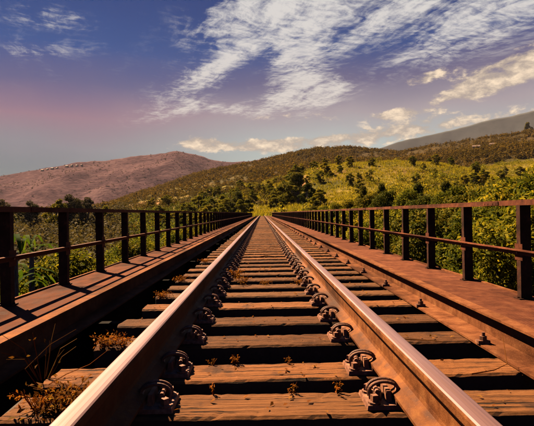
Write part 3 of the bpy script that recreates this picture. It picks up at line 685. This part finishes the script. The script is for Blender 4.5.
# trees on the skyline beyond the left railing, and round the far end of the bridge
for k, (px, Y, topy, kind, w, lab) in enumerate([
        (3, 150, 196, 'mid4', 8, 'grey green tree at the left edge just above the left railing'), (33, 160, 198, 'mid4', 9, 'small round grey tree between two gaps above the left railing'),
        (58, 150, 195, 'mid2', 9, 'olive tree, left one of the clump above the left railing'), (72, 155, 192, 'mid4', 10, 'tallest grey green tree of the clump above the left railing'), (88, 160, 195, 'mid4', 9, 'grey green tree, right one of the clump above the left railing'),
        (20, 170, 203, 'mid2', 7, 'low olive tree second from the left edge above the left railing'), (108, 180, 203, 'mid3', 7, 'small yellow green tree right of the clump above the left railing'),
        (184, 190, 202, 'mid3', 6, 'small yellow green tree on the orange slope, leftmost before the bushes'), (199, 180, 194, 'mid3', 8, 'yellow green tree on the slope left of the far bridge end'), (212, 175, 197, 'mid2', 6, 'narrow olive tree on the slope left of the far bridge end'),
        (224, 170, 194, 'mid3', 6, 'yellow green tree beside the dark tree at the far bridge end'), (237, 160, 191, 'mid1', 8, 'dark green tree left of the far bridge end'), (247, 150, 199, 'mid1', 6, 'low dark tree touching the track gap on its left side'),
        (275, 150, 194, 'mid3', 7, 'pale yellow green tree right of the track gap'), (287, 160, 180, 'mid2', 9, 'tall olive tree behind the far end of the right railing'), (298, 150, 173, 'mid1', 10, 'tallest dark tree at the far end of the right railing'),
        (308, 142, 184, 'mid1', 8, 'dark tree on the right flank of the tallest dark tree'), (281, 135, 202, 'mid3', 5, 'low pale bush right of the track gap'), (270, 190, 188, 'mid3', 6, 'pale bush filling the gap where the track ends'), (253, 185, 190, 'mid3', 6, 'pale bush just left of where the track ends'),
        (362, 90, 187, 'mid1', 4, 'dark tree standing in the grass left of the row behind the right railing'), (381, 95, 185, 'mid1', 4, 'dark tree standing in the grass above the middle of the right railing'), (418, 85, 185, 'mid1', 4, 'dark narrow tree in the yellow grass right of the middle'),
        (446, 80, 183, 'mid1', 4, 'dark tree on the far edge of the yellow grass'), (463, 75, 186, 'mid1', 4, 'dark tree right of another dark tree on the far edge of the grass'),
        (531, 880, 125, 'mid1', 22, 'lone tree on the ridge at the right edge')]):
    plant_tree(kind, at_px(px, Y), Y, EYE + (VY - topy) / F * Y, lab, w * (1.0 if Y > 800 else 1.0))

# rounded bushes on the grass behind the right railing, and on the slope left of the track
ONES = ['first', 'second', 'third', 'fourth', 'fifth', 'sixth', 'seventh', 'eighth', 'ninth', 'tenth', 'eleventh', 'twelfth', 'thirteenth', 'fourteenth', 'fifteenth', 'sixteenth', 'seventeenth', 'eighteenth', 'nineteenth']
TENS = ['', '', 'twent', 'thirt', 'fort', 'fift', 'sixt', 'sevent', 'eight']
def nth(k):
    return ONES[k - 1] if k < 20 else TENS[k // 10] + ('ieth' if k % 10 == 0 else 'y-' + ONES[k % 10 - 1])
def bushes(n, px0, px1, y0, y1, kinds, hmin, hmax, lab, grp, acc):
    spots = []
    while len(spots) < n:
        px = rnd.uniform(px0, px1); Y = rnd.uniform(y0, y1); x = at_px(px, Y)
        if acc(px, Y, x): spots.append((px, Y, x, rnd.uniform(hmin, hmax), rnd.choice(kinds), rnd.uniform(.9, 1.4)))
    for k, (px, Y, x, h, kind, wf) in enumerate(sorted(spots)):
        size = 'small' if h < hmin + .33 * (hmax - hmin) else 'large' if h > hmin + .66 * (hmax - hmin) else 'middle-sized'
        plant_tree(kind, x, Y, gz(x, Y) + h, '%s %s %s, %s from the left' % (size, DESC[kind], lab, nth(k + 1)), h * wf, grp, 'bush', 'rounded_bush')
bushes(60, 262, 540, 150, 300, ['mid3', 'mid3', 'mid2'], 2.0, 5.0, 'bush on the yellow grass hill', 'bushes on the grass hill', lambda px, Y, x: px > 285 or Y > 190)
bushes(22, 264, 330, 125, 240, ['mid3', 'mid3', 'mid2'], 3.0, 7.0, 'bush right of the far track end', 'bushes right of the far track end', lambda px, Y, x: px > 270 or Y > 150)
bushes(46, 150, 259, 125, 260, ['mid3', 'mid2', 'mid3'], 2.5, 6.0, 'bush left of the far track end', 'bushes left of the far track end', lambda px, Y, x: True)

# broad-leaved plants by the left walkway
def banana(seed, h):
    g = np.random.default_rng(seed); t = {}; m = MB(); lv = []
    m.tube([(0, 0, -.3), (0, 0, h * .4), (.05, .02, h * .81)], [.13, .11, .05], 8)
    for k in range(26):
        zk = h * g.uniform(.60, .84); a = k * 2.4 + g.uniform(-.3, .3); L = g.uniform(.8, 1.25); n = 9; V = []; Fq = []
        for i in range(n):
            s = i / (n - 1); rr = L * (0.06 + 0.85 * s * (1 - .12 * s)); zz = zk + L * (0.85 * s - 0.95 * s * s * g.uniform(.9, 1.05)); w = 0.085 * math.sin(math.pi * min(1, s * 0.93 + 0.05)) ** .6 * L * .55
            c, q = math.cos(a), math.sin(a)
            V += [(rr * c - w * q, rr * q + w * c, zz + w * .25), (rr * c, rr * q, zz), (rr * c + w * q, rr * q - w * c, zz + w * .25)]
        for i in range(n - 1):
            for j in (0, 1): Fq.append((i * 3 + j, i * 3 + j + 1, i * 3 + j + 4, i * 3 + j + 3))
        b = MB().add(V, Fq); lv.append(b.mesh('leaf', M['leafG'], True))
    return m.mesh('stem', M['bark']), lv
for k, (x, y, top, lab) in enumerate([(-5.0, 9.6, -0.05, 'bright green broad leaved plant behind the second post of the left railing'), (-5.6, 11.6, -0.1, 'broad leaved green plant, farther one of the pair behind the left railing'), (-5.2, 7.6, -0.7, 'low broad leaved plant behind the nearest bay of the left railing')]):
    zg = gz(x, y); st, lv = banana(60 + k, (top - zg) / 0.80); t = thing('broad_leaved_plant', lab, 'plant', (x, y, zg), k * 1.1, 'broad leaved plants left of the bridge')
    inst('stem', st, t)
    for l in lv: inst('leaf', l, t)

# woods and scrub that read as one mass
def scatter_clumps(name, pts, sz, nq, lsize, mat, label, hz=0.8):
    """pts: (n,3) ground points; every clump a small cloud of leaf faces"""
    g = np.random.default_rng(len(pts)); n = len(pts); P = np.repeat(pts, nq, 0); s = np.repeat(sz, nq)
    d = g.normal(0, 1, (n * nq, 3)); d /= np.linalg.norm(d, axis=1)[:, None]; d[:, 2] = np.abs(d[:, 2]) * 0.9 + 0.1 * d[:, 2]
    Q = P + d * (s * g.uniform(.45, 1.0, n * nq))[:, None] * np.array([.5, .5, hz]); 
    V, Fq = leaf_quads(g, Q, d + np.array([0, 0, .4]), 1.0, 0.7, 0.8, 0.05)
    C = np.repeat(Q, 4, 0); V = C + (V - C) * np.repeat(s * lsize, 4)[:, None]
    return tag(inst(name, npmesh(name, V, Fq, [mat])), label, kind='stuff')

def sample_px(n, px0, px1, r0, r1, accept, pw=1.0):
    out = []; tries = 0; tot = 0
    while tot < n and tries < 40:
        px = NP.uniform(px0, px1, n * 2); Y = (NP.uniform(r0 ** pw, r1 ** pw, n * 2)) ** (1 / pw); X = CAMX + (px - VX) / F * Y
        k = accept(px, Y, X); out.append(np.stack([X[k], Y[k], px[k]], -1)); tot += k.sum(); tries += 1
    A = np.concatenate(out)[:n]; return np.stack([A[:, 0], A[:, 1], ground_z(A[:, 0], A[:, 1])], -1)

hillwood = lambda px, Y, X: (NP.random(len(px)) < np.clip(0.85 + 1.6 * fbm(X / 90, Y / 90, 3), 0.12, 1)) & ~((px > 100) & (px < 250) & (Y < 620) & (NP.random(len(px)) < .82))
p = sample_px(13000, 20, 640, 420, 930, hillwood); scatter_clumps('hill_scrub', p, NP.uniform(3.5, 8.5, len(p)), 40, .24, M['leafH'], 'brown scrub woodland covering the hills behind the bridge')
p = sample_px(1500, -250, 125, 34, 240, lambda px, Y, X: (X < -16) & (px < 140), .6); scatter_clumps('valley_wood', p, NP.uniform(4.5, 8.5, len(p)), 170, .085, M['leafW'], 'hazy grey green wood filling the valley behind the left railing')
p = sample_px(700, 120, 250, 50, 210, lambda px, Y, X: (X < -13), .6); scatter_clumps('valley_thicket', p, NP.uniform(2.5, 5.0, len(p)), 130, .10, M['leafA'], 'yellow green thicket beyond the left railing towards the far end')
p = sample_px(1100, 255, 620, 110, 420, lambda px, Y, X: (X > 3) & (fbm(X / 25, Y / 25, 3) > NP.uniform(-.1, .4, len(X))), 1.3); scatter_clumps('grass_hill_scrub', p, NP.uniform(1.0, 1.0, len(p)) + 4.0 * NP.random(len(p)) ** 2, 90, .13, M['leafB'], 'green bushes dotted over the yellow grass hill')
p = sample_px(1300, 110, 300, 130, 600, lambda px, Y, X: (X < -12) | (Y > 170), .8); scatter_clumps('slope_scrub', p, NP.uniform(2, 5.0, len(p)), 60, .18, M['leafO'], 'olive bushes dotted over the orange slope left of the track')
# scrub on the far mountain, thickest in its folds
X, Y, zz = GRIDS['mountain']; NS = 22000; i = NP.integers(2, 60, NS); j = NP.integers(0, X.shape[1] - 1, NS); u = NP.random(NS)
q = np.stack([A[i, j] * (1 - u) + A[i, j + 1] * u for A in (X, Y, zz)], -1); q = q[fbm(q[:, 0] / 130, q[:, 1] / 130, 4) > NP.uniform(-.25, .35, len(q))]
scatter_clumps('mountain_scrub', q - np.array([0, 0, 1.0]), NP.uniform(3, 9, len(q)), 14, .35, M['leafM'], 'dark scrub patches on the dry haze-mauve far mountain', 0.5)
# long grass on the yellow hill: bundles of blades
p = sample_px(26000, 235, 600, 60, 400, lambda px, Y, X: ((X > 6) | (Y > 125)) & (soil_mask(X, Y) < .3), .8)
g = NP; nb = 8; Q = np.repeat(p, nb, 0) + np.concatenate([g.normal(0, .5, (len(p) * nb, 2)), np.zeros((len(p) * nb, 1))], 1)
hgt = g.uniform(.3, 1.0, len(Q))[:, None]; a = g.uniform(0, 6.28, len(Q)); side = np.stack([np.cos(a), np.sin(a), 0 * a], -1) * 0.14; lean = np.concatenate([g.normal(0, .35, (len(Q), 2)), np.ones((len(Q), 1))], 1) * hgt
V = np.stack([Q - side, Q + side, Q + lean], 1).reshape(-1, 3)
tag(inst('long_grass', npmesh('long_grass', V, np.arange(len(V)).reshape(-1, 3), [M['straw']])), 'long yellow grass on the hill behind the right railing', kind='stuff')

# ------------------------------------------------------------------ weeds on the track
def weed_proto(seed, n_leaf, n_stem, h, spread, size):
    g = np.random.default_rng(seed); m = MB(); ends = []
    for k in range(n_stem):
        a = g.uniform(0, 6.28); q = g.uniform(.3, 1) * spread; hh = h * g.uniform(.4, 1.0)
        pts = [(0.15 * q * math.cos(a), 0.15 * q * math.sin(a), 0), (q * .5 * math.cos(a), q * .5 * math.sin(a), hh * .65), (q * math.cos(a + .3), q * math.sin(a + .3), hh * g.uniform(.7, 1.05))]
        m.tube(pts, [.0022, .0018, .001], 4); ends.append(pts)
    st = m.mesh('stem', M['dry'])
    k = g.integers(0, n_stem, n_leaf); t = g.uniform(.15, 1.05, n_leaf); E = np.array(ends)[k]
    P = np.where((t < .5)[:, None], E[:, 0] + (E[:, 1] - E[:, 0]) * (t * 2)[:, None], E[:, 1] + (E[:, 2] - E[:, 1]) * (t * 2 - 1)[:, None]) + g.normal(0, spread * .07, (n_leaf, 3))
    P[:, 2] = np.maximum(P[:, 2], 0.006)
    V, Fq = leaf_quads(g, P, np.tile([0, 0, .6], (n_leaf, 1)), size, .45, .9, .18); V[:, 2] = np.maximum(V[:, 2], 0.001)
    return st, npmesh('leaves', V, Fq, [M['dry']])
WP = [weed_proto(81, 190, 26, .085, .17, .024), weed_proto(82, 26, 9, .09, .05, .022), weed_proto(83, 10, 5, .08, .03, .024), weed_proto(84, 8, 11, .24, .16, .018), weed_proto(85, 130, 24, .12, .13, .024)]
def weed(kind, px, py, lab, sc=1.0, z=0.0):
    """stands on the sleeper that shows at that pixel"""
    r = R(0.75); dx, dy = px - VX, py - VY; tx = dx - r * dy; ty = dy + r * dx
    y = F * (EYE - z) / ty; x = CAMX + tx / ty * (EYE - z)
    yn = min(ys, key=lambda q: abs(q - y)); y = min(max(y, yn - .10), yn + .10)
    t = thing('dry_weed', lab, 'weed', (x, y, z - 0.004), rnd.uniform(0, 6.28), 'dry weeds on the sleepers'); t.scale = (sc,) * 3
    inst('stem', WP[kind][0], t); inst('leaves', WP[kind][1], t)
WL = [(0, 62, 408, 'big heap of orange dry weeds on the nearest sleeper left of the left rail', 1.1), (4, 40, 410, 'tangle of orange weeds on the left end of the nearest sleeper', .8), (0, 84, 400, 'orange dry weeds against the left rail on the nearest sleeper', .8),
      (0, 108, 345, 'orange dry weeds on the third sleeper left of the left rail', .85), (4, 117, 352, 'clump of dry weeds touching the left rail at the third sleeper', .6), (0, 160, 299, 'dry weeds on a middle distance sleeper left of the left rail', .7), (3, 45, 378, 'thin dry grass stalks at the left end of the second sleeper', 1.1),
      (0, 180, 282, 'small dry weeds left of the left rail, far beyond the heap', .7), (2, 237, 362, 'little upright dry sprout at the middle of the second sleeper', .8), (1, 213, 362, 'small leafy sprout on the left part of the second sleeper', .6), (1, 236, 356, 'orange leafy sprout behind the second sleeper', .8),
      (1, 292, 388, 'dry sprout behind the nearest sleeper, left of its pair', .7), (1, 336, 388, 'dry sprout behind the nearest sleeper, right of its pair', .8), (2, 215, 390, 'small dry sprout behind the nearest sleeper on the left', .8), (1, 287, 358, 'thin dry sprout on the second sleeper right of the middle', .6),
      (4, 243, 284, 'yellow leafy weeds beside the left rail in the middle distance', .9), (0, 265, 284, 'leafy weeds between the rails in the middle distance, left of the middle', .55), (0, 300, 284, 'leafy weeds between the rails in the middle distance, right of the middle', .7), (4, 322, 283, 'leafy weeds by the right rail in the middle distance', .6), (4, 238, 276, 'tall yellow weeds by the left rail in the middle distance', 1.0),
      (0, 205, 262, 'small dry weeds outside the left rail, farthest from the viewer', .7)]
for kind, px, py, lab, sc in WL: weed(kind, px, py, lab, sc)
# dead leaves and chips of stone lying on the sleepers
g = np.random.default_rng(5); P = []
for yy in [q for q in ys if 0.8 < q < 14]:
    n = 26; xx = g.uniform(-0.92, 1.12, n); k = np.abs(np.abs(xx) - 0.541) > 0.10
    P.append(np.stack([xx[k], yy + g.uniform(-.10, .10, k.sum()), np.full(k.sum(), 0.005)], -1))
P = np.concatenate(P); V, Fq = leaf_quads(g, P, np.tile([0, 0, 1.4], (len(P), 1)), 0.022, .6, .45, .15)
tag(inst('leaf_litter', npmesh('leaf_litter', V, Fq, [M['dry']])), 'dead leaf scraps strewn over the sleepers', kind='stuff')
# dead twigs
def twig(pts, lab, r=0.0025):
    m = MB(); m.tube(pts, [r, r * .8, r * .6, r * .35][:len(pts)] if len(pts) == 4 else r, 5); o = m.obj('twig', M['dry']); tag(o, lab, 'twig', 'twigs on the track')
twig([(-0.98, 2.05, .012), (-1.02, 2.02, .10), (-0.95, 2.10, .18), (-0.86, 2.16, .23)], 'bare dry twig sticking up left of the second sleeper')
twig([(-0.95, 2.08, .012), (-0.88, 2.10, .05), (-0.78, 2.10, .09), (-0.70, 2.12, .15)], 'bare dry twig leaning right, beside the upright twig on the left')
twig([(0.90, 2.12, .014), (1.02, 2.16, .016), (1.10, 2.20, .03), (1.13, 2.30, .14)], 'thin dry stalk lying on the second sleeper right of the right rail', .003)
twig([(0.70, 2.75, .010), (0.80, 2.72, .012), (0.90, 2.70, .010), (0.98, 2.66, .012)], 'pale twig lying on the sleeper right of the right rail', .005)
twig([(-0.05, 8.05, .01), (0.03, 8.10, .02), (0.10, 8.08, .02), (0.20, 8.02, .01)], 'pale twig lying across the far sleepers', .008)

# ------------------------------------------------------------------ far houses
def house(x, y, z, w, d, h, lab, grp, rz):
    t = thing('house', lab, 'house', (x, y, z), rz, grp)
    MB().box((-w / 2, -d / 2, -4), (w / 2, d / 2, h)).obj('wall', M['house'], t)
    MB().add([(-w / 2 - .6, -d / 2 - .6, h), (w / 2 + .6, -d / 2 - .6, h), (w / 2 + .6, d / 2 + .6, h), (-w / 2 - .6, d / 2 + .6, h), (-w / 2 - .6, 0, h + .32 * d), (w / 2 + .6, 0, h + .32 * d)],
             [(0, 1, 5, 4), (2, 3, 4, 5), (1, 2, 5), (3, 0, 4), (3, 2, 1, 0)]).obj('roof', M['roof'], t)
    n = max(2, int(w / 5))
    wm = MB().box((-.7, -.08, -.8), (.7, 0, .8)).mesh('window', M['pane'])
    for i in range(n): inst('window', wm, t, (-w / 2 + w * (i + .5) / n, -d / 2 - .01, h * .55))
for k, (px, w, h) in enumerate([(45, 8, 1), (48.5, 6, .5), (55, 9, 1.5), (60, 6, .5), (66, 10, 1), (71, 7, 1.5), (77, 8, .5), (83, 6, .5)]):
    x, y, z = MT1(px, 56); house(x, y, z - 1, w, 7, h + 3, 'pale building, %s from the left in the settlement on the far pink mountain' % ['first', 'second', 'third', 'fourth', 'fifth', 'sixth', 'seventh', 'last'][k], 'settlement on the far mountain', rnd.uniform(-.3, .3) - .4)
for k, (px, Y, w, lab) in enumerate([(478, 520, 7, 'pale house on the wooded hillside at the right, left one of two'), (495, 540, 6, 'pale house on the wooded hillside at the right, right one of two')]):
    x = at_px(px, Y); house(x, Y, gz(x, Y) + 0.5, w, 6, 3.6, lab, 'two houses on the right hillside', -.4)

# ------------------------------------------------------------------ haze
MB().box((-9200, -9200, -140), (9200, 9200, 450)).obj('haze', [])
hz = bpy.data.objects['haze']; tag(hz, 'pale pinkish evening haze over the far hills', kind='stuff')
hm = bpy.data.materials.new('haze'); hm.use_nodes = True; t = NT(hm.node_tree); out = t.n('ShaderNodeOutputMaterial'); pv = t.n('ShaderNodeVolumePrincipled')
pv.inputs["Color"].default_value = (0.80, 0.78, 1.0, 1); pv.inputs['Density'].default_value = 0.000022; pv.inputs['Anisotropy'].default_value = 0.1
t.link(pv.outputs[0], out.inputs['Volume']); hz.data.materials.append(hm)
